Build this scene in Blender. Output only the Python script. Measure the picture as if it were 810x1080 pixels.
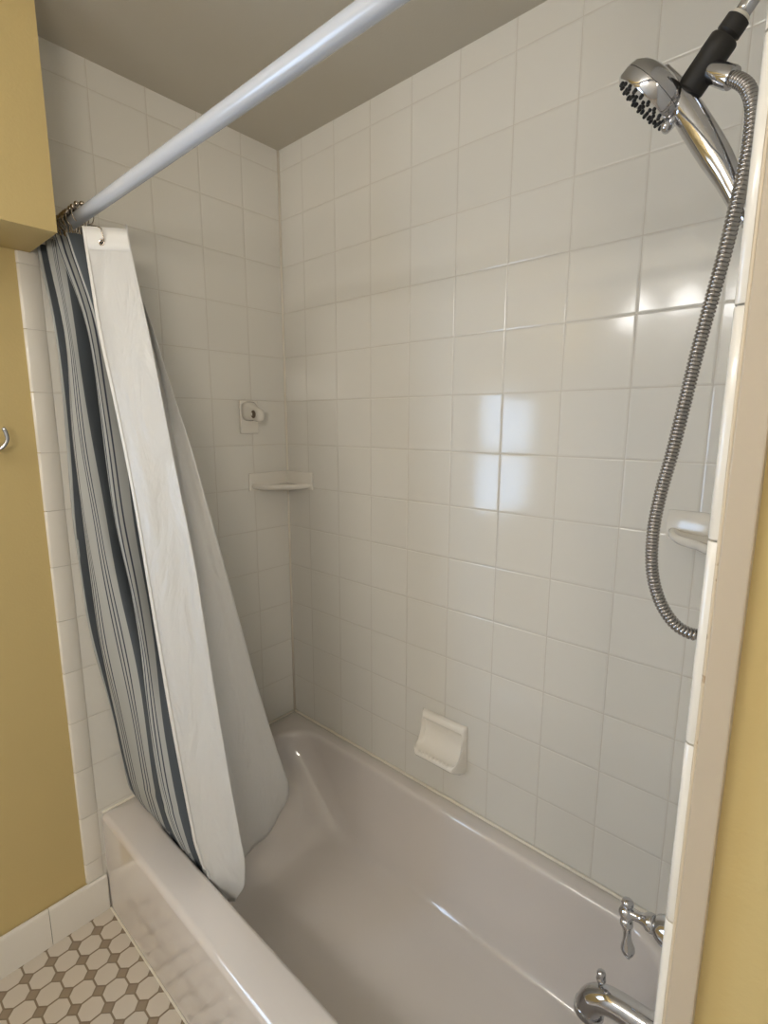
import bpy, bmesh, math, random
from mathutils import Vector, Matrix
random.seed(7)
for o in list(bpy.data.objects):
    bpy.data.objects.remove(o)
S = bpy.context.scene
COL = S.collection
PI = math.pi

# ------------------------------------------------------------------ camera
yaw, pitch, roll = -0.724446, -0.172301, 0.001921
CAM = Vector((1.541846, -1.198761, 1.480706))
fw = Vector((math.sin(yaw) * math.cos(pitch), math.cos(yaw) * math.cos(pitch), math.sin(pitch)))
rt = Vector((math.cos(yaw), -math.sin(yaw), 0))
up = rt.cross(fw)
rt2 = rt * math.cos(roll) + up * math.sin(roll)
up2 = -rt * math.sin(roll) + up * math.cos(roll)
cd = bpy.data.cameras.new('camera')
cam = bpy.data.objects.new('camera', cd)
COL.objects.link(cam)
M = Matrix((rt2, up2, -fw)).transposed().to_4x4()
M.translation = CAM
cam.matrix_world = M
cd.sensor_fit = 'HORIZONTAL'
cd.sensor_width = 36.0
cd.lens = 542.514 / 810 * 36.0
cd.clip_start = 0.01
S.camera = cam

# ------------------------------------------------------------------ light and exposure
WINDOW_STRENGTH = 8.5
BULB_STRENGTH = 25.0
ASSUMED_FILL_POWER = 15.0
S.view_settings.view_transform = 'Standard'
S.view_settings.look = 'None'
S.view_settings.gamma = 1.0
S.view_settings.use_curve_mapping = False
S.view_settings.exposure = -0.13
W = bpy.data.worlds.new('world')
S.world = W
W.use_nodes = True
W.node_tree.nodes['Background'].inputs[0].default_value = (0.75, 0.85, 1.0, 1)
W.node_tree.nodes['Background'].inputs[1].default_value = 0.25

ld = bpy.data.lights.new('assumed_fill_light', 'AREA')          # unseen warm area light, assumed behind the camera, added to fill the left side
ld.shape = 'RECTANGLE'
ld.size, ld.size_y = 0.35, 0.55
ld.energy = ASSUMED_FILL_POWER
ld.color = (1.0, 0.91, 0.78)
fill_obj = bpy.data.objects.new('assumed_fill_light', ld)
COL.objects.link(fill_obj)
fill_obj.location = (2.22, -2.05, 1.80)
fill_obj.rotation_euler = (0, math.radians(90), math.radians(-38))

CEIL = 2.383
XR = 1.481            # tiled face of the shower-head wall
P = 0.1524            # tile pitch
ZT = 1.859            # a horizontal grout line


# ------------------------------------------------------------------ materials
def srgb(r, g, b):
    f = lambda c: (c / 255 / 12.92) if c / 255 <= 0.04045 else ((c / 255 + 0.055) / 1.055) ** 2.4
    return (f(r), f(g), f(b), 1)


def mat(name, col, rough=0.5, metal=0.0, spec=0.5, coat=0.0, coat_rough=0.05):
    m = bpy.data.materials.new(name)
    m.use_nodes = True
    b = m.node_tree.nodes['Principled BSDF']
    b.inputs['Base Color'].default_value = col
    b.inputs['Roughness'].default_value = rough
    b.inputs['Metallic'].default_value = metal
    b.inputs['Specular IOR Level'].default_value = spec
    b.inputs['Coat Weight'].default_value = coat
    b.inputs['Coat Roughness'].default_value = coat_rough
    return m


class NT:
    def __init__(self, m):
        self.t = m.node_tree
        self.b = self.t.nodes['Principled BSDF']

    def n(self, kind, **kw):
        x = self.t.nodes.new(kind)
        for k, v in kw.items():
            setattr(x, k, v)
        return x

    def link(self, a, b):
        self.t.links.new(a, b)

    def math(self, op, a, b=None, c=None, clamp=False):
        x = self.n('ShaderNodeMath', operation=op, use_clamp=clamp)
        for i, v in enumerate((a, b, c)):
            if v is None:
                continue
            if isinstance(v, (int, float)):
                x.inputs[i].default_value = v
            else:
                self.link(v, x.inputs[i])
        return x.outputs[0]

    def smooth(self, v, a, b):
        x = self.n('ShaderNodeMapRange', interpolation_type='SMOOTHSTEP')
        self.link(v, x.inputs[0])
        x.inputs[1].default_value = a
        x.inputs[2].default_value = b
        return x.outputs[0]

    def mix(self, f, a, b):
        x = self.n('ShaderNodeMix', data_type='RGBA')
        if isinstance(f, (int, float)):
            x.inputs[0].default_value = f
        else:
            self.link(f, x.inputs[0])
        for i, v in ((6, a), (7, b)):
            if isinstance(v, tuple):
                x.inputs[i].default_value = v
            else:
                self.link(v, x.inputs[i])
        return x.outputs[2]


TILE = srgb(226, 222, 213)
GROUT = srgb(207, 200, 188)


def tile_mat(name, axis, u0, pu, z0, pv, tilt=0.016):
    """glazed wall tile: grout lines at u0 + k*pu along the axis and z0 + k*pv in height"""
    m = mat(name, TILE, 0.10, 0, 0.5)
    t = NT(m)
    pos = t.n('ShaderNodeNewGeometry')
    sx = t.n('ShaderNodeSeparateXYZ')
    t.link(pos.outputs['Position'], sx.inputs[0])
    cu = t.math('DIVIDE', t.math('SUBTRACT', sx.outputs['XYZ'.index(axis)], u0), pu)
    cv = t.math('DIVIDE', t.math('SUBTRACT', sx.outputs[2], z0), pv)
    fu, fv = t.math('FRACT', cu), t.math('FRACT', cv)
    du = t.math('MULTIPLY', t.math('MINIMUM', fu, t.math('SUBTRACT', 1.0, fu)), pu)
    dv = t.math('MULTIPLY', t.math('MINIMUM', fv, t.math('SUBTRACT', 1.0, fv)), pv)
    d = t.math('MINIMUM', du, dv)
    face = t.smooth(d, 0.0006, 0.0014)
    iu, iv = t.math('FLOOR', cu), t.math('FLOOR', cv)
    cb = t.n('ShaderNodeCombineXYZ')
    t.link(iu, cb.inputs[0])
    t.link(iv, cb.inputs[1])
    wn = t.n('ShaderNodeTexWhiteNoise', noise_dimensions='2D')
    t.link(cb.outputs[0], wn.inputs['Vector'])
    # slight tone change from tile to tile
    tone = t.mix(t.math('MULTIPLY', wn.outputs['Value'], 0.35), TILE, srgb(219, 214, 203))
    t.link(t.mix(face, GROUT, tone), t.b.inputs['Base Color'])
    t.link(t.math('SUBTRACT', 0.55, t.math('MULTIPLY', face, 0.45)), t.b.inputs['Roughness'])
    # every tile sits at a slightly different angle
    vs = t.n('ShaderNodeVectorMath', operation='SUBTRACT')
    t.link(wn.outputs['Color'], vs.inputs[0])
    vs.inputs[1].default_value = (0.5, 0.5, 0.5)
    sc = t.n('ShaderNodeVectorMath', operation='SCALE')
    t.link(vs.outputs[0], sc.inputs[0])
    sc.inputs['Scale'].default_value = tilt
    ad = t.n('ShaderNodeVectorMath', operation='ADD')
    t.link(pos.outputs['Normal'], ad.inputs[0])
    t.link(sc.outputs[0], ad.inputs[1])
    nm = t.n('ShaderNodeVectorMath', operation='NORMALIZE')
    t.link(ad.outputs[0], nm.inputs[0])
    nz = t.n('ShaderNodeTexNoise')
    t.link(pos.outputs['Position'], nz.inputs['Vector'])
    nz.inputs['Scale'].default_value = 22
    nz.inputs['Detail'].default_value = 1
    h = t.math('ADD', t.smooth(d, 0.0004, 0.0042), t.math('MULTIPLY', nz.outputs[0], 0.10))
    bp = t.n('ShaderNodeBump')
    bp.inputs['Strength'].default_value = 1.0
    bp.inputs['Distance'].default_value = 0.0008
    t.link(h, bp.inputs['Height'])
    t.link(nm.outputs[0], bp.inputs['Normal'])
    t.link(bp.outputs[0], t.b.inputs['Normal'])
    return m


def paint(name, col, rough=0.55, bump=0.0006):
    m = mat(name, col, rough, 0, 0.3)
    t = NT(m)
    pos = t.n('ShaderNodeNewGeometry')
    nz = t.n('ShaderNodeTexNoise')
    t.link(pos.outputs['Position'], nz.inputs['Vector'])
    nz.inputs['Scale'].default_value = 180
    nz.inputs['Detail'].default_value = 3
    bp = t.n('ShaderNodeBump')
    bp.inputs['Distance'].default_value = bump
    bp.inputs['Strength'].default_value = 0.5
    t.link(nz.outputs[0], bp.inputs['Height'])
    t.link(bp.outputs[0], t.b.inputs['Normal'])
    return m


def speckled(name, col, dots, thresh=0.79, rough=0.45):
    m = mat(name, col, rough, 0, 0.4)
    t = NT(m)
    pos = t.n('ShaderNodeNewGeometry')
    nz = t.n('ShaderNodeTexNoise')
    t.link(pos.outputs['Position'], nz.inputs['Vector'])
    nz.inputs['Scale'].default_value = 90
    nz.inputs['Detail'].default_value = 2
    f = t.smooth(nz.outputs[0], thresh - 0.07, thresh)
    t.link(t.mix(f, col, dots), t.b.inputs['Base Color'])
    return m


def floor_mat():
    m = mat('octagon_and_dot_tile', srgb(200, 190, 176), 0.14, 0, 0.5)
    t = NT(m)
    pos = t.n('ShaderNodeNewGeometry')
    sx = t.n('ShaderNodeSeparateXYZ')
    t.link(pos.outputs['Position'], sx.inputs[0])
    a = []
    for i, (o, p) in enumerate(((0.0275, 0.0597), (-0.766, 0.0597))):
        c = t.math('ADD', t.math('DIVIDE', t.math('SUBTRACT', sx.outputs[i], o), p), 0.5)
        a.append(t.math('ABSOLUTE', t.math('SUBTRACT', t.math('FRACT', c), 0.5)))
    mx = t.math('MAXIMUM', a[0], a[1])
    sm = t.math('ADD', a[0], a[1])
    oct_ = t.math('MULTIPLY', t.math('SUBTRACT', 1.0, t.smooth(mx, 0.452, 0.472)),
                  t.math('SUBTRACT', 1.0, t.smooth(sm, 0.655, 0.685)))
    dot = t.smooth(sm, 0.74, 0.77)
    c1 = t.mix(dot, srgb(140, 124, 104), srgb(150, 134, 114))
    t.link(t.mix(oct_, c1, srgb(208, 197, 182)), t.b.inputs['Base Color'])
    bp = t.n('ShaderNodeBump')
    bp.inputs['Distance'].default_value = 0.001
    t.link(t.math('MAXIMUM', oct_, dot), bp.inputs['Height'])
    t.link(bp.outputs[0], t.b.inputs['Normal'])
    return m


YELLOW = srgb(198, 176, 122)
m_back = tile_mat('back_wall_tile', 'X', -0.0328, P, ZT - 20 * P, P)
m_left = tile_mat('left_wall_tile', 'Y', -0.7475 - 15 * 0.1500, 0.1500, ZT - 20 * P, P)
m_right = tile_mat('right_wall_tile', 'Y', -0.7475 - 15 * 0.1500, 0.1500, ZT - 20 * P, P)
m_trimtile = tile_mat('bullnose_tile', 'X', -7.0, 20.0, ZT - 20 * P, P)
m_base = tile_mat('baseboard_tile', 'Y', -0.7445 - 20 * P, P, -3.0, 10.0)
m_yellow = paint('yellow_wall_paint', YELLOW)
m_ceil = paint('ceiling_paint', srgb(200, 193, 178), 0.6)
m_cream = speckled('cream_painted_board', srgb(186, 172, 151), srgb(150, 128, 104), 0.82)
m_caulk = mat('white_caulk', srgb(236, 228, 212), 0.45)
m_oldcaulk = speckled('aged_caulk', srgb(206, 190, 164), srgb(170, 146, 118), 0.74)
m_tub = mat('almond_enamel', srgb(221, 213, 206), 0.12, 0, 0.5, 1.0, 0.035)
m_ceramic = mat('glazed_ceramic', srgb(228, 222, 211), 0.15, 0, 0.5, 0.3)
m_chrome = mat('chrome', (0.56, 0.56, 0.58, 1), 0.08, 1.0)
m_darkchrome = mat('worn_chrome', (0.40, 0.38, 0.36, 1), 0.2, 1.0)
m_black = mat('matte_black_plastic', srgb(40, 37, 34), 0.5)
m_nozzle = mat('black_rubber', srgb(20, 20, 20), 0.5)
m_rod = mat('white_enamelled_tube', srgb(192, 197, 206), 0.24, 0, 0.5, 0.4)
m_bronze = mat('dark_nickel', (0.50, 0.44, 0.38, 1), 0.16, 1.0)
m_floor = floor_mat()
m_hallwhite = paint('off_white_paint', srgb(228, 224, 216))
m_white = mat('white_gloss_paint', srgb(235, 232, 225), 0.35)


# ------------------------------------------------------------------ mesh helpers
def obj(name, bm, m, parent=None, smooth=True, auto=None):
    me = bpy.data.meshes.new(name)
    if parent:
        bmesh.ops.translate(bm, verts=bm.verts, vec=-parent.location)
    bmesh.ops.recalc_face_normals(bm, faces=bm.faces)
    bm.to_mesh(me)
    bm.free()
    if smooth:
        me.polygons.foreach_set('use_smooth', [True] * len(me.polygons))
        if auto:
            me.set_sharp_from_angle(angle=math.radians(auto))
    me.materials.append(m)
    o = bpy.data.objects.new(name, me)
    COL.objects.link(o)
    if parent:
        o.parent = parent
    return o


def tag(o, label, cat, group=None):
    o['label'] = label
    o['category'] = cat
    if group:
        o['group'] = group
    return o


def thing(name, label, cat, loc, group=None):
    o = bpy.data.objects.new(name, None)
    o.empty_display_size = 0.05
    o.location = loc
    COL.objects.link(o)
    return tag(o, label, cat, group)


def struct(name, bm, m, label=None, **kw):
    o = obj(name, bm, m, **kw)
    o['kind'] = 'structure'
    if label:
        o['label'] = label
    return o


def box(bm, x0, x1, y0, y1, z0, z1, bev=0.0, seg=2):
    r = bmesh.ops.create_cube(bm, size=1.0)
    for v in r['verts']:
        v.co = Vector(((x0 + x1) / 2 + v.co.x * (x1 - x0), (y0 + y1) / 2 + v.co.y * (y1 - y0),
                       (z0 + z1) / 2 + v.co.z * (z1 - z0)))
    if bev:
        es = list({e for v in r['verts'] for e in v.link_edges})
        bmesh.ops.bevel(bm, geom=es, offset=bev, segments=seg, profile=0.5, affect='EDGES')


def newbox(*a, **k):
    bm = bmesh.new()
    box(bm, *a, **k)
    return bm


def catmull(pts, sub):
    pts = [Vector(p) for p in pts]
    out = []
    n = len(pts)
    for i in range(n - 1):
        p0, p1, p2, p3 = pts[max(i - 1, 0)], pts[i], pts[i + 1], pts[min(i + 2, n - 1)]
        for k in range(sub):
            t = k / sub
            out.append(0.5 * ((2 * p1) + (p2 - p0) * t + (2 * p0 - 5 * p1 + 4 * p2 - p3) * t * t
                              + (3 * p1 - p0 - 3 * p2 + p3) * t ** 3))
    out.append(pts[-1])
    return out


def loft(bm, rings, closed=True, cap0=True, cap1=True):
    """join rings of points (each a list of Vectors of one length)"""
    vs = [[bm.verts.new(p) for p in r] for r in rings]
    n = len(vs[0])
    for a, b in zip(vs, vs[1:]):
        for i in range(n if closed else n - 1):
            j = (i + 1) % n
            bm.faces.new((a[i], a[j], b[j], b[i]))
    if closed and cap0:
        bm.faces.new(vs[0][::-1])
    if closed and cap1:
        bm.faces.new(vs[-1])
    return vs


def sweep(bm, path, radii, seg=16, cap=True, squash=1.0):
    """round tube along a path; radii is one value or one per point"""
    path = [Vector(p) for p in path]
    if isinstance(radii, (int, float)):
        radii = [radii] * len(path)
    t0 = (path[1] - path[0]).normalized()
    ref = Vector((0, 1, 0)) if abs(t0.y) < 0.9 else Vector((0, 0, 1))
    nrm = (ref - t0 * ref.dot(t0)).normalized()
    rings = []
    for i, p in enumerate(path):
        t = (path[min(i + 1, len(path) - 1)] - path[max(i - 1, 0)]).normalized()
        nrm = (nrm - t * nrm.dot(t)).normalized()
        bn = t.cross(nrm)
        r = radii[i]
        rings.append([p + nrm * (math.cos(2 * PI * k / seg) * r) + bn * (math.sin(2 * PI * k / seg) * r * squash)
                      for k in range(seg)])
    loft(bm, rings, True, cap, cap)


def lathe(bm, origin, axis, prof, seg=32):
    """prof: (distance along the axis, radius)"""
    axis = Vector(axis).normalized()
    ref = Vector((0, 1, 0)) if abs(axis.y) < 0.9 else Vector((0, 0, 1))
    n = (ref - axis * ref.dot(axis)).normalized()
    b = axis.cross(n)
    o = Vector(origin)
    rings = [[o + axis * d + (n * math.cos(2 * PI * k / seg) + b * math.sin(2 * PI * k / seg)) * max(r, 1e-4)
              for k in range(seg)] for d, r in prof]
    loft(bm, rings)


def ball(bm, c, r, sx=1, sy=1, sz=1, u=16, v=10):
    q = bmesh.ops.create_uvsphere(bm, u_segments=u, v_segments=v, radius=r)
    for w in q['verts']:
        w.co = Vector((w.co.x * sx, w.co.y * sy, w.co.z * sz)) + Vector(c)


def interp(tr, z):
    """tr: list of (z, x, y) from high to low; smooth value at height z"""
    if z >= tr[0][0]:
        a, b = tr[0], tr[1]
    elif z <= tr[-1][0]:
        a, b = tr[-2], tr[-1]
        return (b[1], b[2])
    else:
        for a, b in zip(tr, tr[1:]):
            if a[0] >= z >= b[0]:
                break
    t = (z - a[0]) / (b[0] - a[0])
    return (a[1] + (b[1] - a[1]) * t, a[2] + (b[2] - a[2]) * t)


# ------------------------------------------------------------------ the room
struct('floor', newbox(-0.05, 2.45, -2.45, 0.1, -0.06, 0.0), m_floor, 'floor of cream octagon tiles with taupe dots', smooth=False)
struct('ceiling', newbox(-0.05, 2.45, -2.45, 0.1, CEIL, CEIL + 0.06), m_ceil, 'plain off-white ceiling', smooth=False)
struct('wall_back', newbox(-0.05, 1.60, 0.0, 0.08, 0.0, CEIL), m_back, 'long wall of square white tiles behind the tub', smooth=False)
# left wall: tiled inside the shower, painted beyond it, with the window opening further along
WY0, WY1, WZ0, WZ1 = -2.05, -1.30, 0.93, 1.66
struct('wall_left', newbox(-0.08, 0.0, -0.787, 0.0, 0.0, CEIL), m_left, 'white tiled end wall behind the curtain', smooth=False)
bm = bmesh.new()
box(bm, -0.08, -0.004, WY1, -0.787, 0, CEIL)
box(bm, -0.08, -0.004, -2.45, WY0, 0, CEIL)
box(bm, -0.08, -0.004, WY0, WY1, 0, WZ0)
box(bm, -0.08, -0.004, WY0, WY1, WZ1, CEIL)
struct('wall_left_painted', bm, m_yellow, 'yellow painted wall beside the tub', smooth=False)
bm = bmesh.new()
box(bm, XR, 1.4875, -0.790, 0.0, 0.0, CEIL)
struct('wall_right', bm, m_right, 'tiled wall carrying the shower fittings', smooth=False)
bm = bmesh.new()
box(bm, 1.4875, 2.45, -0.786, -0.70, 0, CEIL)
struct('wall_right_painted', bm, m_yellow, 'deep yellow painted wall at the right edge', smooth=False)
struct('wall_front', newbox(-0.05, 2.45, -2.45, -2.38, 0, CEIL), m_hallwhite, smooth=False)
struct('wall_hall', newbox(2.38, 2.45, -2.38, -0.786, 0, CEIL), m_hallwhite, smooth=False)
struct('added_light_blocker', newbox(1.88, 1.98, -1.52, -0.786, 0, CEIL), m_hallwhite, smooth=False)  # unseen stub, added to keep the assumed fill light off the right-hand jamb
struct('wall_soffit', newbox(0.0, 0.203, -2.38, -0.765, 1.888, CEIL), m_yellow, 'yellow boxed-in soffit along the left wall', smooth=False)


def bullnose(bm, side):
    """column of 2 x 6 inch trim tiles with a rounded outer edge; side +1 grows into +X from the left wall"""
    z0 = ZT - 12 * P
    for k in range(-1, 17):
        a, b = max(z0 + k * P, 0.119 if side > 0 else 0.0) + 0.0008, min(z0 + (k + 1) * P, 1.888 if side > 0 else CEIL) - 0.0008
        if b - a < 0.01:
            continue
        pr = []
        if side > 0:
            y_in, y_out = -0.7475, -0.7955
            pts = [(-0.004, y_in), (0.0015, y_in), (0.0025, y_in - 0.001)]
            for i in range(7):
                an = PI / 2 * i / 6
                pts.append((-0.0055 + 0.008 * math.cos(an), y_out + 0.006 - 0.006 * math.sin(an)))
            pts.append((-0.006, y_out))
        else:
            y_in, y_out = -0.7475, -0.7955
            pts = [(XR + 0.005, y_in), (XR - 0.0012, y_in), (XR - 0.002, y_in - 0.001)]
            for i in range(7):
                an = PI / 2 * i / 6
                pts.append((XR + 0.0030 - 0.0045 * math.cos(an), y_out + 0.0050 - 0.0050 * math.sin(an)))
            pts.append((XR + 0.0050, y_out))
        lev = [(a, 0.0008), (a + 0.0008, 0.0), (b - 0.0008, 0.0), (b, 0.0008)]
        cx = sum(p[0] for p in pts) / len(pts)
        cy = sum(p[1] for p in pts) / len(pts)
        rings = []
        for z, ins in lev:
            rings.append([Vector((x + (cx - x) * ins / 0.02, y + (cy - y) * ins / 0.02, z)) for x, y in pts])
        loft(bm, rings)


bm = bmesh.new()
bullnose(bm, 1)
struct('trim_1', bm, m_ceramic, 'narrow tile border on the left wall', auto=50)
bm = bmesh.new()
bullnose(bm, -1)
struct('trim_2', bm, m_ceramic, 'glossy rounded tile edge on the right', auto=50)
# the bead and board between the tile edge and the yellow wall on the right
bm = bmesh.new()
zs = [CEIL * i / 120 for i in range(121)]
rng = random.Random(3)
rings = []
for z in zs:
    w = rng.uniform(-0.0004, 0.0004)
    rings.append([Vector((1.4855, -0.787, z)), Vector((1.4855, -0.7945 + w, z)), Vector((1.4868, -0.7966 + w, z)),
                  Vector((1.4888, -0.796 + w, z)), Vector((1.4888, -0.787, z))])
loft(bm, rings)
struct('trim_3', bm, m_oldcaulk, 'aged caulk line beside the rounded tile edge')
struct('trim_4', newbox(1.4882, 1.5060, -0.7975, -0.784, 0, CEIL, bev=0.0012), m_cream, 'cream painted upright board', smooth=False)
# baseboard
bm = bmesh.new()
pts = [(0.0, 0.0), (0.010, 0.0), (0.010, 0.110), (0.0085, 0.115), (0.005, 0.118), (0.0, 0.118)]
for k in range(12):
    y1 = -0.7445 - k * P - 0.0006 - (0.0 if k else -0.004)
    y0 = -0.7445 - (k + 1) * P + 0.0006
    if y0 < -2.38:
        break
    loft(bm, [[Vector((x, y1, z)) for x, z in pts], [Vector((x, y0, z)) for x, z in pts]])
struct('baseboard_left', bm, m_ceramic, 'tile baseboard under the yellow wall', auto=40)
# caulk in the corner, along the tub and at the ceiling
bm = bmesh.new()
for k in range(1):
    rings = [[Vector((0, 0, z)), Vector((0.0055, 0, z)), Vector((0.002, -0.002, z)), Vector((0, -0.0055, z))]
             for z in (0.33, 1.0, 1.7, CEIL)]
    loft(bm, rings)
struct('trim_5', bm, m_caulk, 'white caulk line in the tiled corner')

# ------------------------------------------------------------------ window on the left wall (out of frame, it lights and mirrors)
bm = bmesh.new()
F = 0.045
box(bm, -0.05, 0.012, WY0 - 0.05, WY0 + F - 0.02, WZ0 - 0.05, WZ1 + 0.05, bev=0.003)
box(bm, -0.05, 0.012, WY1 - F + 0.02, WY1 + 0.05, WZ0 - 0.05, WZ1 + 0.05, bev=0.003)
box(bm, -0.05, 0.012, WY0, WY1, WZ1 - F + 0.02, WZ1 + 0.05, bev=0.003)
box(bm, -0.05, 0.030, WY0 - 0.06, WY1 + 0.06, WZ0 - 0.05, WZ0 + F - 0.03, bev=0.003)
box(bm, -0.05, -0.01, WY0, WY1, 1.28, 1.315, bev=0.003)
wf = struct('window_1', bm, m_white, 'white sash window frame', smooth=False)
m_day = bpy.data.materials.new('daylit_frosted_glass')
m_day.use_nodes = True
nt = m_day.node_tree
nt.nodes.clear()
em = nt.nodes.new('ShaderNodeEmission')
em.inputs[0].default_value = (0.62, 0.84, 1.15, 1)
em.inputs[1].default_value = WINDOW_STRENGTH
ou = nt.nodes.new('ShaderNodeOutputMaterial')
nt.links.new(em.outputs[0], ou.inputs[0])
pane = obj('window_pane', newbox(-0.045, -0.04, WY0, WY1, WZ0, WZ1), m_day, wf, smooth=False)

# ------------------------------------------------------------------ vanity light (out of frame, it lights and mirrors)
van = thing('vanity_light', 'chrome wall light with three frosted glass shades', 'wall light', (0.8, -2.38, 2.14))
obj('back_plate', newbox(0.42, 1.17, -2.379, -2.355, 2.12, 2.20, bev=0.006), m_chrome, van, smooth=False)
m_bulb = bpy.data.materials.new('lit_frosted_glass')
m_bulb.use_nodes = True
nt = m_bulb.node_tree
nt.nodes.clear()
em = nt.nodes.new('ShaderNodeEmission')
em.inputs[0].default_value = (1.0, 0.98, 0.955, 1)
em.inputs[1].default_value = BULB_STRENGTH
ou = nt.nodes.new('ShaderNodeOutputMaterial')
nt.links.new(em.outputs[0], ou.inputs[0])
for x in (0.53, 0.80, 1.06):
    bm = bmesh.new()
    sweep(bm, catmull([(x, -2.36, 2.16), (x, -2.29, 2.18), (x, -2.23, 2.235)], 8), 0.009, 12)
    obj('arm', bm, m_chrome, van)
    bm = bmesh.new()
    lathe(bm, (x, -2.23, 2.09), (0, 0, 1), [(0, 0.01), (0.0, 0.085), (0.03, 0.083), (0.09, 0.070), (0.13, 0.045), (0.155, 0.02), (0.16, 0.005)], 24)
    obj('shade', bm, m_bulb, van)


# ------------------------------------------------------------------ bathtub
def rrect(x0, x1, y0, y1, r, z, n=14, side=8):
    """rounded rectangle as a ring of points at height z (z may be a function of x, y)"""
    pts = []
    cs = [(x1 - r, y0 + r, -PI / 2), (x1 - r, y1 - r, 0), (x0 + r, y1 - r, PI / 2), (x0 + r, y0 + r, PI)]
    for q, (cx, cy, a0) in enumerate(cs):
        arc = [(cx + r * math.cos(a0 + PI / 2 * i / n), cy + r * math.sin(a0 + PI / 2 * i / n)) for i in range(n + 1)]
        pts += arc
        nx = cs[(q + 1) % 4]
        e = (nx[0] + r * math.cos(nx[2]), nx[1] + r * math.sin(nx[2]))
        s = arc[-1]
        for i in range(1, side):
            pts.append((s[0] + (e[0] - s[0]) * i / side, s[1] + (e[1] - s[1]) * i / side))
    return [Vector((x, y, z(x, y) if callable(z) else z)) for x, y in pts]


TX0, TX1, TY0, TY1 = 0.002, 1.4795, -0.738, -0.002
rim = lambda dz: (lambda x, y: 0.322 + 0.008 * (y - TY0) / (TY1 - TY0) + dz)
tub = thing('bathtub', 'almond enamelled bathtub with a flat glossy apron', 'bathtub', (0.75, -0.37, 0.0))
bm = bmesh.new()
rings = [rrect(TX0, TX1, TY0, TY1, 0.006, 0.001)]
for i in range(6):
    an = PI / 2 * i / 5
    k = 0.016 * (1 - math.sin(an))
    ins = 0.016 * (1 - math.cos(an))
    rings.append(rrect(TX0 + ins * 0.2, TX1 - ins * 0.2, TY0 + ins, TY1 - ins * 0.2, 0.006 + ins * 0.2, rim(-0.016 * (1 - math.sin(an)))))
IX0, IX1, IY0, IY1 = 0.078, 1.405, -0.650, -0.043
rings.append(rrect(IX0, IX1, IY0, IY1, 0.115, rim(0.0)))
# rolled inner lip, then wall, then floor
prof = [(0.004, -0.0008), (0.009, -0.004), (0.0125, -0.010), (0.0145, -0.020), (0.017, -0.05)]
for ins, dz in prof:
    rings.append(rrect(IX0 + ins, IX1 - ins, IY0 + ins, IY1 - ins, 0.115, rim(dz)))
BX0, BX1, BY0, BY1 = 0.36, 1.330, -0.565, -0.130
wall = [(0.0, 0.0), (0.25, 0.24), (0.5, 0.48), (0.68, 0.68), (0.82, 0.83), (0.92, 0.915), (1.0, 0.96), (1.1, 0.99)]
a = dict(x0=IX0 + 0.017, x1=IX1 - 0.017, y0=IY0 + 0.017, y1=IY1 - 0.017)
ZB = 0.055
sh = [(0.12, 0.00), (0.30, 0.16), (0.48, 0.34), (0.62, 0.53), (0.74, 0.70), (0.84, 0.83), (0.92, 0.92), (0.98, 0.98), (1.0, 1.04)]
zt = 0.272
for s, (h, f) in enumerate([(0.22, 0.10), (0.42, 0.22), (0.60, 0.36), (0.74, 0.50), (0.85, 0.66), (0.93, 0.82), (0.98, 1.0), (1.0, 1.22)]):
    z = zt + (ZB - zt) * h
    g = min(f, 1.0)
    ex = max(f - 1.0, 0) * 0.25
    fx = h * 0.82 + 0.18 * f if f < 1 else 1.0
    rings.append(rrect(a['x0'] + (BX0 - a['x0']) * fx + ex, a['x1'] + (BX1 - a['x1']) * g - ex,
                       a['y0'] + (BY0 - a['y0']) * g + ex, a['y1'] + (BY1 - a['y1']) * g - ex, 0.115 + 0.02 * g, z))
rings.append(rrect(BX0 + 0.2, BX1 - 0.15, -0.42, -0.28, 0.06, ZB - 0.004))
loft(bm, rings, True, True, True)
obj('shell', bm, m_tub, tub, auto=60)
bm = bmesh.new()
sweep(bm, [(0.004 + 1.473 * i / 60, -0.0035, 0.3325 + 0.0005 * math.sin(i * 1.7)) for i in range(61)], 0.0045, 8)
sweep(bm, [(0.0035, -0.004 - 0.73 * i / 30, 0.3325 - 0.008 * i / 30) for i in range(31)], 0.004, 8)
cb = obj('caulk_bead', bm, m_caulk, tub)
cb['label'] = 'white caulk bead along the wall'
struct('trim_6', newbox(0.012, 1.480, -0.7435, -0.7385, 0.0, 0.004, bev=0.001), m_caulk, 'caulk line along the foot of the tub apron', smooth=False)

# ------------------------------------------------------------------ curtain rod
rod = thing('curtain_rod', 'white round shower curtain rod across the alcove', 'curtain rod', (0.74, -0.69, 1.958))
bm = bmesh.new()
sweep(bm, [(0.006, -0.69, 1.958), (0.05, -0.69, 1.958), (1.42, -0.69, 1.958), (1.475, -0.69, 1.958)], 0.0145, 28)
obj('tube', bm, m_rod, rod, auto=50)
for x, s in ((0.0015, 1), (1.4795, -1)):
    bm = bmesh.new()
    lathe(bm, (x, -0.69, 1.958), (s, 0, 0), [(0, 0.03), (0.004, 0.03), (0.008, 0.026), (0.012, 0.018), (0.022, 0.0165)], 28)
    obj('end_flange', bm, m_rod, rod, auto=40)

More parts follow.
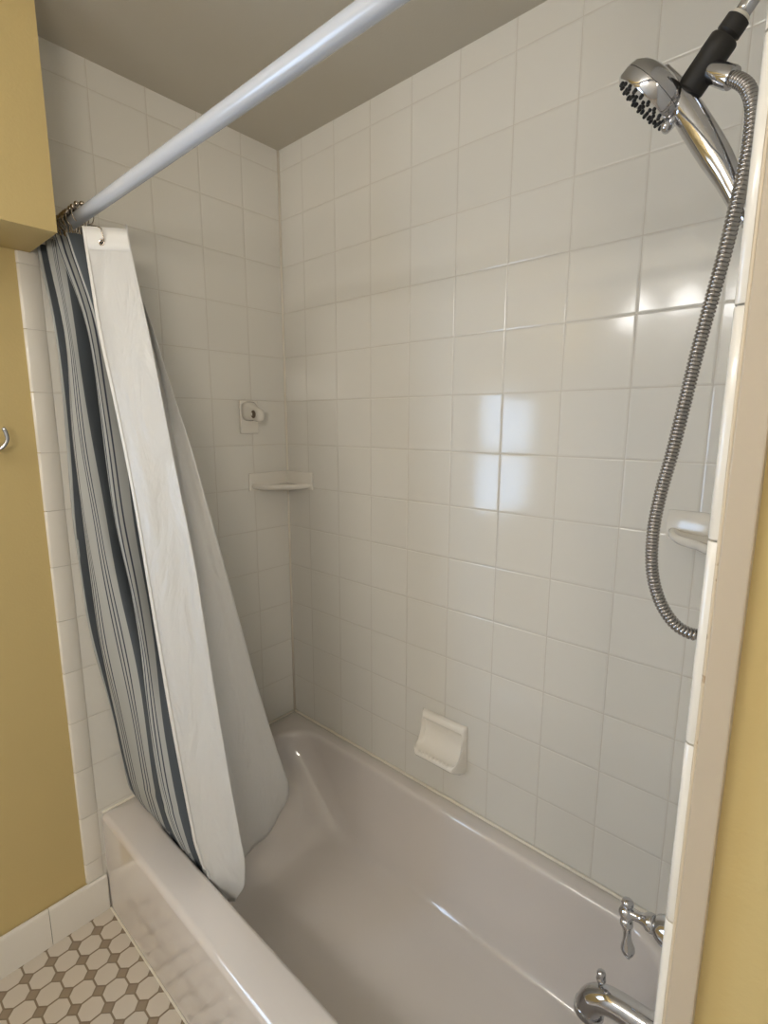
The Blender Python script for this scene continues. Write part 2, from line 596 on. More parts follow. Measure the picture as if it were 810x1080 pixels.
# ------------------------------------------------------------------ striped curtain
E0 = [(1.905, 0.02, -0.757), (1.883, 0.02, -0.753), (1.816, 0.018, -0.743), (1.753, 0.016, -0.734), (1.636, 0.014, -0.73), (1.572, 0.014, -0.729),
      (1.444, 0.014, -0.731), (1.191, 0.014, -0.736), (1.111, 0.014, -0.733), (0.918, 0.014, -0.727), (0.78, 0.016, -0.707),
      (0.682, 0.018, -0.691), (0.609, 0.02, -0.682), (0.483, 0.022, -0.672), (0.37, 0.024, -0.660), (0.335, 0.026, -0.644), (0.30, 0.105, -0.628), (0.24, 0.11, -0.615)]
E1 = [(1.91, 0.06, -0.746), (1.81, 0.06, -0.735), (1.746, 0.06, -0.725), (1.657, 0.06, -0.718), (1.571, 0.055, -0.723), (1.444, 0.05, -0.726),
      (1.245, 0.05, -0.724), (1.087, 0.05, -0.717), (0.869, 0.05, -0.713), (0.625, 0.056, -0.686), (0.468, 0.063, -0.674),
      (0.37, 0.070, -0.661), (0.335, 0.075, -0.645), (0.30, 0.13, -0.630), (0.24, 0.135, -0.618)]
E2 = [(1.918, 0.12, -0.754), (1.829, 0.125, -0.725), (1.743, 0.13, -0.698), (1.612, 0.135, -0.691), (1.405, 0.14, -0.684),
      (1.221, 0.16, -0.684), (1.038, 0.20, -0.673), (0.913, 0.225, -0.67), (0.689, 0.24, -0.671), (0.474, 0.28, -0.669), (0.40, 0.315, -0.663),
      (0.335, 0.330, -0.646), (0.30, 0.335, -0.630), (0.24, 0.34, -0.620)]
E3 = [(1.908, 0.15, -0.737), (1.845, 0.16, -0.718), (1.777, 0.165, -0.70), (1.696, 0.17, -0.686), (1.584, 0.18, -0.673),
      (1.492, 0.19, -0.662), (1.351, 0.21, -0.65), (1.132, 0.235, -0.642), (0.909, 0.275, -0.635), (0.716, 0.33, -0.635),
      (0.477, 0.36, -0.634), (0.36, 0.411, -0.640), (0.30, 0.415, -0.628), (0.24, 0.42, -0.620)]
V0 = [(1.90, 0.03, -0.64), (1.4, 0.022, -0.62), (0.9, 0.022, -0.64), (0.5, 0.042, -0.655), (0.30, 0.12, -0.620), (0.24, 0.12, -0.608)]
V1 = [(1.91, 0.08, -0.64), (1.6, 0.05, -0.60), (1.3, 0.045, -0.57), (1.1, 0.06, -0.575), (0.9, 0.13, -0.61), (0.7, 0.195, -0.648), (0.45, 0.245, -0.652),
      (0.335, 0.245, -0.640), (0.30, 0.25, -0.626), (0.24, 0.25, -0.612)]
V2 = [(1.91, 0.12, -0.64), (1.4, 0.150, -0.60), (1.0, 0.20, -0.605), (0.7, 0.29, -0.630), (0.45, 0.335, -0.630), (0.335, 0.36, -0.632), (0.24, 0.37, -0.61)]
VE = [(1.91, 0.175, -0.655), (1.4, 0.245, -0.625), (1.0, 0.29, -0.61), (0.7, 0.335, -0.600), (0.4, 0.385, -0.595), (0.24, 0.40, -0.59)]
Q1 = [(1.91, 0.088, -0.72), (1.81, 0.085, -0.714), (1.748, 0.085, -0.707), (1.615, 0.085, -0.702), (1.444, 0.085, -0.693), (1.244, 0.09, -0.677),
      (1.087, 0.10, -0.67), (0.929, 0.13, -0.66), (0.821, 0.155, -0.656), (0.65, 0.19, -0.660), (0.45, 0.215, -0.660), (0.335, 0.225, -0.643), (0.30, 0.23, -0.628), (0.24, 0.23, -0.615)]
CTRL = [([(1.90, 0.012, -0.66), (0.4, 0.014, -0.645), (0.33, 0.10, -0.615), (0.24, 0.10, -0.605)], -0.05),
        (E0, 0.0), (V0, 0.06), (E1, 0.10), (Q1, 0.20), (V1, 0.25), (E2, 0.30), (V2, 0.365), (E3, 0.42), (VE, 0.50)]


def smooth_track(tr, z):
    # average the piecewise track over a short window so that folds run smoothly
    acc = Vector((0, 0))
    ws = 0
    top, bot = tr[0][0], tr[-1][0]
    h = 0.045 if z > 0.45 else 0.012
    for k, w in ((-2, 1), (-1, 2), (0, 3), (1, 2), (2, 1)):
        zz = min(max(z + k * h, bot), top)
        acc += Vector(interp(tr, zz)) * w
        ws += w
    return acc / ws


def cloth(name, ctrl, ztop, zbot, levels, sub, m, parent, wob=0.0, seed=1):
    bm = bmesh.new()
    uv = bm.loops.layers.uv.new('UVMap')
    us = None
    grid = []
    zs = [zbot + (ztop - zbot) * (1 - i / levels) for i in range(levels + 1)]
    zs += [0.345, 0.338, 0.331, 0.324, 0.317, 0.310]
    zs = sorted({round(z, 4) for z in zs if zbot <= z <= ztop}, reverse=True)
    for z in zs:
        pts = [smooth_track(t, z) for t, _ in ctrl]
        c = catmull([(p.x, p.y, u * 1.0) for p, (_, u) in zip(pts, ctrl)], sub)
        row = []
        for j, q in enumerate(c):
            ph = j * 0.9 + seed
            dx = wob * math.sin(z * 17 + ph) * 0.6
            dy = wob * math.sin(z * 11 + ph * 1.7)
            y = q.y + dy
            if z < 0.332:
                y = max(y, -0.634)
            row.append((bm.verts.new((max(q.x + dx, 0.006), y, z)), q.z))
        grid.append(row)
    for a, b, za, zb in zip(grid, grid[1:], zs, zs[1:]):
        for i in range(len(a) - 1):
            f = bm.faces.new((a[i][0], a[i + 1][0], b[i + 1][0], b[i][0]))
            for l, (u, zz) in zip(f.loops, ((a[i][1], za), (a[i + 1][1], za), (b[i + 1][1], zb), (b[i][1], zb))):
                l[uv].uv = (u, zz)
    me_o = obj(name, bm, m, parent)
    sd = me_o.modifiers.new('thickness', 'SOLIDIFY')
    sd.thickness = 0.0009
    sd.offset = 0
    return me_o


def stripe_mat():
    m = mat('striped_cotton', srgb(190, 190, 186), 0.85, 0, 0.2)
    t = NT(m)
    uv = t.n('ShaderNodeUVMap')
    sx = t.n('ShaderNodeSeparateXYZ')
    t.link(uv.outputs[0], sx.inputs[0])
    u = sx.outputs[0]
    ground, slate_and_fold_shade, navy = srgb(172, 173, 170), srgb(84, 89, 94), srgb(62, 66, 80)
    col = ground
    def band(c, w):
        d = t.math('ABSOLUTE', t.math('SUBTRACT', u, c))
        return t.math('SUBTRACT', 1.0, t.smooth(d, w / 2 - 0.0006, w / 2 + 0.0006))
    sl = None
    for c, w in ((-0.032, 0.04), (0.049, 0.084), (0.2405, 0.087), (0.3695, 0.067), (0.47, 0.08)):  # slate stripes; those in the fold valleys also paint in the shade there
        b = band(c, w)
        sl = b if sl is None else t.math('MAXIMUM', sl, b)
    nv = None
    for c0 in (0.119, 0.168, 0.312):
        for k in (-1, 0, 1):
            b = band(c0 + k * 0.0085, 0.0028)
            nv = b if nv is None else t.math('MAXIMUM', nv, b)
    c1 = t.mix(sl, ground, slate_and_fold_shade)
    c2 = t.mix(nv, c1, navy)
    t.link(c2, t.b.inputs['Base Color'])
    wv = t.n('ShaderNodeTexNoise')
    wv.inputs['Scale'].default_value = 900
    t.link(uv.outputs[0], wv.inputs['Vector'])
    bp = t.n('ShaderNodeBump')
    bp.inputs['Distance'].default_value = 0.0004
    t.link(wv.outputs[0], bp.inputs['Height'])
    t.link(bp.outputs[0], t.b.inputs['Normal'])
    return m


m_stripe = stripe_mat()
cur = thing('shower_curtain', 'blue and grey striped cloth curtain bunched at the wall', 'shower curtain', (0.12, -0.69, 0.25))
cloth('striped_cloth', CTRL, 1.908, 0.24, 90, 9, m_stripe, cur, 0.0012)


# ------------------------------------------------------------------ white liner
def liner_mat(name, col, rough, trans, wr=0.0):
    m = mat(name, col, rough, 0, 0.5)
    t = NT(m)
    t.b.inputs['Sheen Weight'].default_value = 0.15
    pos = t.n('ShaderNodeNewGeometry')
    mp = t.n('ShaderNodeMapping')
    mp.inputs['Scale'].default_value = (9, 9, 3.2)
    t.link(pos.outputs['Position'], mp.inputs[0])
    nz = t.n('ShaderNodeTexNoise')
    nz.inputs['Scale'].default_value = 1.6
    nz.inputs['Detail'].default_value = 4
    nz.inputs['Distortion'].default_value = 0.8
    t.link(mp.outputs[0], nz.inputs['Vector'])
    bp = t.n('ShaderNodeBump')
    bp.inputs['Distance'].default_value = wr
    t.link(nz.outputs[0], bp.inputs['Height'])
    t.link(bp.outputs[0], t.b.inputs['Normal'])
    tr = t.n('ShaderNodeBsdfTranslucent')
    tr.inputs[0].default_value = col
    mx = t.n('ShaderNodeMixShader')
    mx.inputs[0].default_value = trans
    t.link(t.b.outputs[0], mx.inputs[1])
    t.link(tr.outputs[0], mx.inputs[2])
    out = [n for n in t.t.nodes if n.type == 'OUTPUT_MATERIAL'][0]
    t.link(mx.outputs[0], out.inputs[0])
    return m


m_liner = liner_mat('white_liner_fabric', srgb(230, 228, 224), 0.30, 0.30, 0.016)
m_hem = liner_mat('white_liner_hem', srgb(232, 229, 223), 0.38, 0.12, 0.004)
AL = [(1.918, 0.197, -0.712), (1.812, 0.209, -0.708), (1.682, 0.22, -0.705), (1.535, 0.262, -0.70), (1.315, 0.299, -0.69),
      (1.038, 0.329, -0.68), (0.746, 0.363, -0.67), (0.407, 0.406, -0.652), (0.335, 0.424, -0.640), (0.31, 0.430, -0.634), (0.255, 0.455, -0.630)]
AR = [(1.905, 0.281, -0.65), (1.786, 0.311, -0.645), (1.619, 0.352, -0.64), (1.406, 0.387, -0.63), (1.165, 0.438, -0.62),
      (0.865, 0.477, -0.612), (0.574, 0.518, -0.602), (0.414, 0.548, -0.595), (0.322, 0.536, -0.592), (0.248, 0.49, -0.60)]
C1 = [(1.905, 0.22, -0.635), (1.8, 0.255, -0.622), (1.6, 0.30, -0.605), (1.2, 0.365, -0.585), (0.8, 0.40, -0.565), (0.4, 0.425, -0.545), (0.25, 0.42, -0.545)]
C2 = [(1.905, 0.20, -0.630), (1.8, 0.24, -0.618), (1.6, 0.305, -0.602), (1.2, 0.375, -0.56), (0.8, 0.375, -0.50), (0.4, 0.39, -0.46), (0.25, 0.385, -0.46)]
BR = [(1.905, 0.18, -0.622), (1.8, 0.232, -0.618), (1.756, 0.264, -0.61), (1.592, 0.32, -0.598), (1.425, 0.365, -0.572), (1.137, 0.394, -0.52),
      (0.758, 0.381, -0.43), (0.396, 0.407, -0.35), (0.319, 0.395, -0.342), (0.26, 0.367, -0.36)]
D1 = [(1.905, 0.165, -0.625), (1.6, 0.27, -0.585), (1.1, 0.32, -0.49), (0.7, 0.29, -0.42), (0.26, 0.31, -0.38)]
D2 = [(1.905, 0.15, -0.63), (1.6, 0.22, -0.59), (1.1, 0.24, -0.53), (0.7, 0.24, -0.50), (0.26, 0.25, -0.47)]


def tilt_top(x, y):
    return 0.0


lin = thing('shower_liner', 'white shower liner hanging into the tub in front of the striped curtain', 'shower curtain', (0.3, -0.6, 0.25))


def liner_surface():
    bm = bmesh.new()
    tracks = [AL, AR, C1, C2, BR, D1, D2]
    mids = []
    zs = [1.916 - (1.916 - 0.255) * i / 100 for i in range(101)] + [0.338, 0.331, 0.324, 0.317, 0.310]
    zs = sorted({round(z, 4) for z in zs}, reverse=True)
    grid = []
    for z in zs:
        q = [smooth_track(t, z) for t in tracks]
        al, ar = q[0], q[1]
        d = ar - al
        nrm = Vector((d.y, -d.x)).normalized()
        # front panel: a shallow wave, fold at AR, then back panel out to BR and behind
        pts = [al, al + d * 0.33 + nrm * (0.004 + 0.003 * math.sin(z * 6)), al + d * 0.68 - nrm * (0.002 - 0.004 * math.sin(z * 4 + 1)),
               al + d * 0.93, ar, ar.lerp(q[2], 0.12), q[2], q[3], q[3].lerp(q[4], 0.5) + Vector((0.006, 0)), q[4], q[5], q[6]]
        c = catmull([(p.x, p.y, 0) for p in pts], 10)
        row = []
        for j, p in enumerate(c):
            zz = z
            # bottom edge: front corner dips, back corner is rounded upwards
            k = j / 10
            low = 0.0
            if 7.2 < k <= 9.0:
                s = (k - 7.2) / 1.8
                low = 0.075 * s ** 3
            elif k > 9:
                low = 0.075
            f = min(max((0.55 - z) / 0.30, 0), 1)
            zz = z + low * f * f
            if k <= 4:
                zz = z - 0.012 * (k / 4) * min(max((z - 1.6) / 0.3, 0), 1)
            y = p.y if zz > 0.332 else max(p.y, -0.633)
            row.append(bm.verts.new((p.x, y, zz)))
        grid.append(row)
    for a, b in zip(grid, grid[1:]):
        for i in range(len(a) - 1):
            bm.faces.new((a[i], a[i + 1], b[i + 1], b[i]))
    # the same rows give the hems their seats
    rows = [[v.co.copy() for v in r] for r in grid]
    return bm, rows


bm, rows = liner_surface()
lo = obj('liner_sheet', bm, m_liner, lin)
sd = lo.modifiers.new('thickness', 'SOLIDIFY')
sd.thickness = 0.0008
sd.offset = 0


def strip(name, rr, i0, i1, off, m):
    """a second layer of cloth lying on the outer side of the sheet (the hems)"""
    bm = bmesh.new()
    g = []
    for r in rr:
        row = []
        for i in range(i0, i1 + 1):
            t = r[min(i + 1, len(r) - 1)] - r[max(i - 1, 0)]
            n = Vector((t.y, -t.x, 0)).normalized()
            row.append(bm.verts.new(r[i] + n * off))
        g.append(row)
    for a, b in zip(g, g[1:]):
        for i in range(len(a) - 1):
            bm.faces.new((a[i], a[i + 1], b[i + 1], b[i]))
    o = obj(name, bm, m, lin)
    s = o.modifiers.new('thickness', 'SOLIDIFY')
    s.thickness = 0.0012
    s.offset = 0
    return o


strip('top_hem', rows[:4], 0, 39, 0.0014, m_hem)
strip('side_hem', rows, 0, 3, 0.0016, m_hem)
# grommet in the top hem
gp = rows[2][12]
d = (rows[2][15] - rows[2][9])
gn = Vector((d.y, -d.x, 0)).normalized()
bm = bmesh.new()
lathe(bm, gp + gn * 0.0015, gn, [(0, 0.0075), (0.0012, 0.0075), (0.0018, 0.0060), (0.0012, 0.0048)], 20)
obj('grommet', bm, m_bronze, lin)
bm = bmesh.new()
lathe(bm, gp + gn * 0.0022, gn, [(0, 0.0046), (0.0008, 0.0046), (0.0010, 0.003)], 16)
obj('painted_grommet_shade', bm, m_nozzle, lin)  # solid disc, dark colour stands in for the shade inside the eyelet

# ------------------------------------------------------------------ curtain hooks: wire loop with rolling balls on top
def make_hook(label, group):
    t = thing('curtain_hook', label, 'curtain hook', (0, -0.69, 1.958), group)
    bm = bmesh.new()
    R = 0.0235
    path = []
    for i in range(25):
        a = math.radians(-50 + 280 * i / 24)
        path.append((0, R * math.cos(a) - 0.0, R * math.sin(a)))
    path = [(0, 0.019, -0.050), (0, 0.021, -0.040), (0, 0.021, -0.028)] + path[2:] + [(0, -0.014, -0.036), (0, -0.005, -0.054), (0, 0.006, -0.058), (0, 0.008, -0.050)]
    path = [Vector(p) + Vector((0, -0.69, 1.958)) for p in path]
    sweep(bm, catmull(path, 3), 0.0015, 8)
    obj('wire', bm, m_bronze, t)
    for a in (30, 60, 90, 120, 150):
        bm = bmesh.new()
        ball(bm, (0, -0.69 + R * math.cos(math.radians(a)), 1.958 + R * math.sin(math.radians(a))), 0.0060, u=12, v=8)
        obj('roller_ball', bm, m_bronze, t)
    return t


hook0 = make_hook('dark metal ball hook bunched with others at the rod end', 'curtain hooks on the rod')
hx = [0.016, 0.026, 0.036, 0.045, 0.055, 0.064, 0.074, 0.083, 0.093, 0.103, 0.114]
rng = random.Random(5)
for i, x in enumerate(hx):
    if i == 0:
        r = hook0
    else:
        r = hook0.copy()
        COL.objects.link(r)
        for ch in list(hook0.children):
            c = ch.copy()
            COL.objects.link(c)
            c.parent = r
    r.location = (x, -0.69, 1.958)
    r.rotation_euler = (rng.uniform(-0.12, 0.12), 0, rng.uniform(-0.25, 0.25))
# the last hook slants out to the liner's hem
lh = thing('curtain_hook', 'dark metal hook nearest the camera, slanting out to the white hem', 'curtain hook', (0.150, -0.69, 1.958), 'curtain hooks on the rod')
ge = gp + gn * 0.0035
bm = bmesh.new()
R_ = 0.0235
pth = [Vector((0.150, -0.69 + R_ * math.cos(math.radians(q)), 1.958 + R_ * math.sin(math.radians(q)))) for q in range(230, -45, -15)]
pth += [Vector((0.176, -0.690, 1.930)), gp + gn * 0.004 + Vector((0, 0, 0.030)), gp + gn * 0.013 + Vector((0.003, 0.008, 0.018)), gp + gn * 0.012 + Vector((0.003, 0.010, 0.004)), ge]
sweep(bm, catmull(pth, 3), 0.0015, 8)
obj('wire', bm, m_bronze, lh)
for q in (30, 60, 90, 120, 150):
    bm = bmesh.new()
    ball(bm, (0.150, -0.69 + R_ * math.cos(math.radians(q)), 1.958 + R_ * math.sin(math.radians(q))), 0.0060, u=12, v=8)
    obj('roller_ball', bm, m_bronze, lh)

# ------------------------------------------------------------------ ceramic fittings on the walls
def corner_shelf(name, label, cx, sx, ztop, leg_b, leg_s):
    """ceramic corner shelf: two low upstands and a tray with a wavy front; sx = +1 opens to +X, -1 to -X"""
    t = thing(name, label, 'corner shelf', (cx, 0, ztop - 0.06))
    bm = bmesh.new()
    T = 0.010
    n = 28
    # upstands against both walls, rounded at their top edge
    for pr in ('b', 's'):
        L = leg_b if pr == 'b' else leg_s
        sec = [(0.001, -0.062), (T, -0.062), (T, -0.006), (T - 0.003, -0.001), (0.004, 0.0), (0.001, -0.001)]
        rings = []
        for s in (0.001, L - 0.004, L):
            q = []
            for d, z in sec:
                k = 0.003 if s == L else 0.0
                zz = min(z, -k)
                dd = max(d - k, 0.001)
                q.append(Vector((cx + sx * s, -dd, ztop + zz)) if pr == 'b' else Vector((cx + sx * dd, -s, ztop + zz)))
            rings.append(q)
        loft(bm, rings)
    obj('upstand', bm, m_ceramic, t, auto=40)
    # tray: front edge bows in the middle
    bm = bmesh.new()
    front = []
    for i in range(n + 1):
        a = PI / 2 * i / n
        # quarter ellipse flattened towards its chord with a small dip in the middle
        k = 1 - 0.05 * math.exp(-((a - PI / 4) / 0.14) ** 2)
        front.append((leg_b * 0.97 * k * math.cos(a), leg_s * 0.97 * k * math.sin(a)))
    rings = []
    for f, z in ((0.03, -0.061), (0.55, -0.061), (0.86, -0.060), (0.955, -0.055), (1.0, -0.047), (0.998, -0.041), (0.975, -0.0375),
                 (0.94, -0.038), (0.88, -0.043), (0.75, -0.046), (0.4, -0.046), (0.03, -0.044)):
        rings.append([Vector((cx + sx * max(x * f, 0.002), -max(y * f, 0.002), ztop + z)) for x, y in front])
    vs = loft(bm, rings, closed=False)
    obj('tray', bm, m_ceramic, t, auto=60)
    return t


corner_shelf('corner_shelf', 'small white ceramic shelf in the far left tiled corner', 0.0, 1, 1.305, 0.146, 0.172)
corner_shelf('corner_shelf', 'white ceramic shelf in the right corner beside the hose', XR, -1, 1.303, 0.198, 0.185)

# towel bar post that has lost its bar
tp = thing('towel_bar_post', 'ceramic towel bar post on the left tiled wall above the corner shelf', 'towel bar post', (0, -0.163, 1.44))
obj('back_plate', newbox(0.001, 0.011, -0.199, -0.127, 1.442, 1.554, bev=0.004, seg=3), m_ceramic, tp, auto=40)
bm = bmesh.new()
rings = []
for s, w, zc, h in ((0.009, 0.034, 1.518, 0.034), (0.024, 0.026, 1.516, 0.029), (0.042, 0.019, 1.511, 0.024), (0.058, 0.016, 1.506, 0.023),
                    (0.072, 0.0155, 1.503, 0.021), (0.080, 0.012, 1.502, 0.015), (0.083, 0.005, 1.502, 0.006)):
    rings.append([Vector((s, -0.163 + w * math.copysign(abs(math.cos(q)) ** 0.7, math.cos(q)), zc + h * math.copysign(abs(math.sin(q)) ** 0.7, math.sin(q))))
                  for q in [2 * PI * i / 24 for i in range(24)]])
loft(bm, rings)
obj('arm', bm, m_ceramic, tp)
bm = bmesh.new()
lathe(bm, (0.058, -0.1796, 1.507), (0, -1, 0), [(0, 0.004), (0.0003, 0.0125), (0.0012, 0.0135), (0.0016, 0.0125), (0.0006, 0.0105), (0.0004, 0.001)], 24)
so = obj('bar_socket', bm, mat('painted_socket_shadow', srgb(120, 104, 86), 0.6), tp)  # shallow disc, the shade of the hole is put into its colour
so['label'] = 'round disc coloured dark as the shaded hole for the missing bar'

m_dish = mat('bright_glazed_ceramic', srgb(242, 236, 225), 0.14, 0, 0.5, 0.3)
# soap dish on the long wall
sdh = thing('soap_dish', 'white ceramic soap dish on the long wall just above the tub', 'soap dish', (0.73, 0, 0.45))
SX0, SX1 = 0.652, 0.812
secs = [  # the outline from the top down: (height, how far the face stands out)
    (0.600, 0.004), (0.600, 0.012), (0.594, 0.019), (0.584, 0.021), (0.576, 0.017), (0.570, 0.010), (0.556, 0.007), (0.535, 0.008),
    (0.515, 0.013), (0.500, 0.024), (0.492, 0.038), (0.489, 0.050), (0.492, 0.060), (0.488, 0.066), (0.480, 0.066), (0.472, 0.060),
    (0.458, 0.040), (0.444, 0.018), (0.438, 0.001)]
bm = bmesh.new()
rings = []
N = 40
for i in range(N + 1):
    s = i / N
    x = SX0 + (SX1 - SX0) * s
    e = min(s, 1 - s) / 0.10
    cap = math.sqrt(max(1 - (1 - min(e, 1)) ** 2, 0))
    side = max(0, 1 - min(s, 1 - s) / 0.075)      # raised side walls
    q = []
    for k, (z, d) in enumerate(secs):
        dd = d
        if side > 0:
            line = {0: 0.004, 1: 0.012, 2: 0.019, 3: 0.022, 4: 0.023, 5: 0.024, 6: 0.026, 7: 0.030, 8: 0.036, 9: 0.042, 10: 0.048, 11: 0.054}.get(k, d)
            w = min(1, side * 2.2)
            dd = d + (line - d) * w
        if 12 <= k <= 14 and side == 0:
            dd += 0.0012 * math.sin(i * PI)            # kept plain; the drain ribs are their own part
        lowr = (1 - cap) * 0.03 if z < 0.52 else 0
        q.append(Vector((x, -max(dd * (0.35 + 0.65 * cap), 0.001), z + lowr)))
    q.append(Vector((x, -0.001, 0.50)))
    rings.append(q)
loft(bm, rings)
obj('dish_body', bm, m_dish, sdh, auto=60)
bm = bmesh.new()
for i in range(9):
    x = 0.680 + 0.013 * i
    ball(bm, (x, -0.061, 0.491), 0.0036, 0.8, 1.6, 0.9, 10, 6)
obj('drain_ridge', bm, m_dish, sdh)

# ------------------------------------------------------------------ shower arm with the black holder
YS = -0.37
arm = thing('shower_pipe', 'chrome shower pipe with a black hand-shower holder', 'shower pipe', (XR, YS, 2.05))
ax = Vector((-0.0385, 0, -0.0490)).normalized()
bm = bmesh.new()
top = Vector((1.383, YS, 1.9645))
pipe = [(XR - 0.003, YS, 2.052), (1.456, YS, 2.049), (1.442, YS, 2.040), (1.428, YS, 2.0235), tuple(top - ax * 0.008)]
sweep(bm, catmull(pipe, 6), 0.0098, 20)
obj('arm_pipe', bm, m_chrome, arm)
bm = bmesh.new()
lathe(bm, (XR - 0.001, YS, 2.052), (-1, 0, 0), [(0, 0.031), (0.003, 0.031), (0.008, 0.024), (0.012, 0.013)], 28)
obj('wall_flange', bm, m_chrome, arm, auto=40)
bm = bmesh.new()
lathe(bm, top - ax * 0.010, ax, [(0, 0.0108), (0.001, 0.0114), (0.003, 0.0114), (0.004, 0.0108)], 20)
obj('washer', bm, m_caulk, arm, auto=40)
bm = bmesh.new()
nut = [(0.0, 0.0125), (0.001, 0.0145), (0.016, 0.0150), (0.018, 0.0130), (0.024, 0.0115)]
lathe(bm, top - ax * 0.006, ax, nut, 20)
obj('swivel_nut', bm, m_black, arm, auto=40)
bm = bmesh.new()
b0 = top + ax * 0.014
lathe(bm, b0, ax, [(0, 0.011), (0.001, 0.0165), (0.003, 0.0178), (0.020, 0.0180), (0.021, 0.0176), (0.058, 0.0176), (0.060, 0.0165),
                   (0.061, 0.0150), (0.072, 0.0146), (0.073, 0.013)], 28)
obj('holder_body', bm, m_black, arm, auto=40)
# outlet that carries the hose
oc = b0 + ax * 0.034
od = Vector((0.77, -0.18, -0.61)).normalized()
bm = bmesh.new()
lathe(bm, oc + od * 0.008, od, [(0, 0.0115), (0.004, 0.0128), (0.034, 0.0132), (0.037, 0.0124), (0.038, 0.009)], 24)
obj('hose_outlet', bm, m_chrome, arm, auto=40)

# ------------------------------------------------------------------ hand shower
hs = thing('hand_shower', 'chrome hand shower with a round spray head', 'hand shower', (1.33, YS, 1.9))
fn = Vector((-0.73, -0.06, -0.68)).normalized()      # the way the spray face points
fc = Vector((1.283, YS, 1.909))                       # centre of the spray face
bm = bmesh.new()
lathe(bm, fc, -fn, [(0.0, 0.002), (0.0, 0.044), (0.001, 0.0485), (0.004, 0.0505), (0.0155, 0.0508), (0.0160, 0.0492), (0.0172, 0.0492), (0.0178, 0.0506),
                    (0.026, 0.0485), (0.034, 0.040), (0.039, 0.028), (0.042, 0.013), (0.043, 0.002)], 48)
obj('spray_head', bm, m_chrome, hs, auto=35)
# spray face with rubber nozzles
ref = Vector((0, 1, 0))
fu = (ref - fn * ref.dot(fn)).normalized()
fv = fn.cross(fu)
bm = bmesh.new()
for cnt, rad in ((22, 0.0420), (15, 0.032), (9, 0.020), (1, 0.0)):
    for i in range(cnt):
        a = 2 * PI * i / cnt
        c = fc + (fu * math.cos(a) + fv * math.sin(a)) * rad
        lathe(bm, c - fn * 0.001, fn, [(0, 0.0028), (0.0022, 0.0025), (0.0036, 0.0017), (0.0040, 0.0008)], 8)
nz_o = obj('nozzles', bm, m_nozzle, hs)
nz_o['label'] = 'black rubber spray nozzles'
# selector tab on the rim nearest the handle
tabp = fc - fv * 0.0 + Vector((0.0375, -0.010, -0.0375))
bm = bmesh.new()
ball(bm, tabp + fn * 0.004, 0.0085, 0.8, 1.0, 1.0, 14, 10)
sweep(bm, [tabp - fn * 0.012, tabp + fn * 0.003], [0.004, 0.005], 10)
obj('selector_tab', bm, m_chrome, hs)
# neck and handle
bm = bmesh.new()
hp = catmull([(1.300, YS, 1.932), (1.315, YS, 1.917), (1.330, YS, 1.897), (1.350, YS, 1.864), (1.372, YS, 1.826), (1.392, YS, 1.790), (1.408, YS, 1.757)], 8)
hr = []
for i in range(len(hp)):
    s = i / (len(hp) - 1)
    hr.append(0.0200 - 0.004 * min(s / 0.25, 1) + 0.0025 * math.exp(-((s - 0.55) / 0.28) ** 2) - 0.0035 * max(0, (s - 0.7) / 0.3))
sweep(bm, hp, hr, 28)
obj('handle', bm, m_chrome, hs, auto=50)
bm = bmesh.new()
hd = (hp[-1] - hp[-4]).normalized()
lathe(bm, hp[-1], hd, [(0, 0.0105), (0.0006, 0.0118), (0.012, 0.0112), (0.026, 0.0092), (0.027, 0.008)], 24)
obj('handle_cap', bm, m_chrome, hs, auto=40)
# docking lug that slips over the holder
bm = bmesh.new()
c0 = Vector((1.318, YS, 1.934))
lathe(bm, c0 + Vector((-0.018, -0.0, -0.012)), Vector((0.76, 0, 0.42)).normalized(), [(0, 0.010), (0.002, 0.0125), (0.020, 0.0125), (0.022, 0.0105)], 20)
obj('docking_lug', bm, m_chrome, hs, auto=40)

# ------------------------------------------------------------------ hose
start = oc + od * 0.044
hose_pts = [tuple(start), (1.4000, -0.386, 1.887), (1.4095, -0.393, 1.871), (1.4165, -0.399, 1.845), (1.417, -0.401, 1.801), (1.410, -0.402, 1.738), (1.404, -0.402, 1.692),
            (1.396, -0.402, 1.643), (1.385, -0.402, 1.574), (1.375, -0.401, 1.501), (1.366, -0.40, 1.437), (1.357, -0.40, 1.383),
            (1.352, -0.40, 1.328), (1.355, -0.40, 1.272), (1.368, -0.40, 1.229), (1.388, -0.398, 1.199), (1.408, -0.394, 1.187),
            (1.424, -0.388, 1.187), (1.440, -0.380, 1.200), (1.450, -0.372, 1.235), (1.455, -0.366, 1.32), (1.456, -0.362, 1.45), (1.450, -0.362, 1.58),
            (1.441, -0.364, 1.66), (1.4330, -0.368, 1.705)]
e = hp[-1] + hd * 0.025
hose_pts.append(tuple(e))
cl = catmull(hose_pts, 24)
# resample evenly, one ridge every 6 mm
ln = [0.0]
for a_, b_ in zip(cl, cl[1:]):
    ln.append(ln[-1] + (b_ - a_).length)
def at(s):
    lo_, hi_ = 0, len(ln) - 1
    while hi_ - lo_ > 1:
        mid = (lo_ + hi_) // 2
        if ln[mid] <= s:
            lo_ = mid
        else:
            hi_ = mid
    f = (s - ln[lo_]) / max(ln[hi_] - ln[lo_], 1e-9)
    return cl[lo_].lerp(cl[hi_], f)
pitch_h = 0.0050
cnt = int(ln[-1] / pitch_h)
path, rad = [], []
for i in range(cnt):
    for fr, r_ in ((0.0, 0.0067), (0.16, 0.0084), (0.45, 0.0088), (0.76, 0.0084), (0.92, 0.0067)):
        path.append(at((i + fr) * pitch_h))
        rad.append(r_)
ho = thing('shower_hose', 'ribbed metal shower hose hanging in a long loop', 'shower hose', (1.40, -0.40, 1.19))
bm = bmesh.new()
sweep(bm, path, rad, 16)
obj('ribbed_tube', bm, m_darkchrome, ho, auto=75)

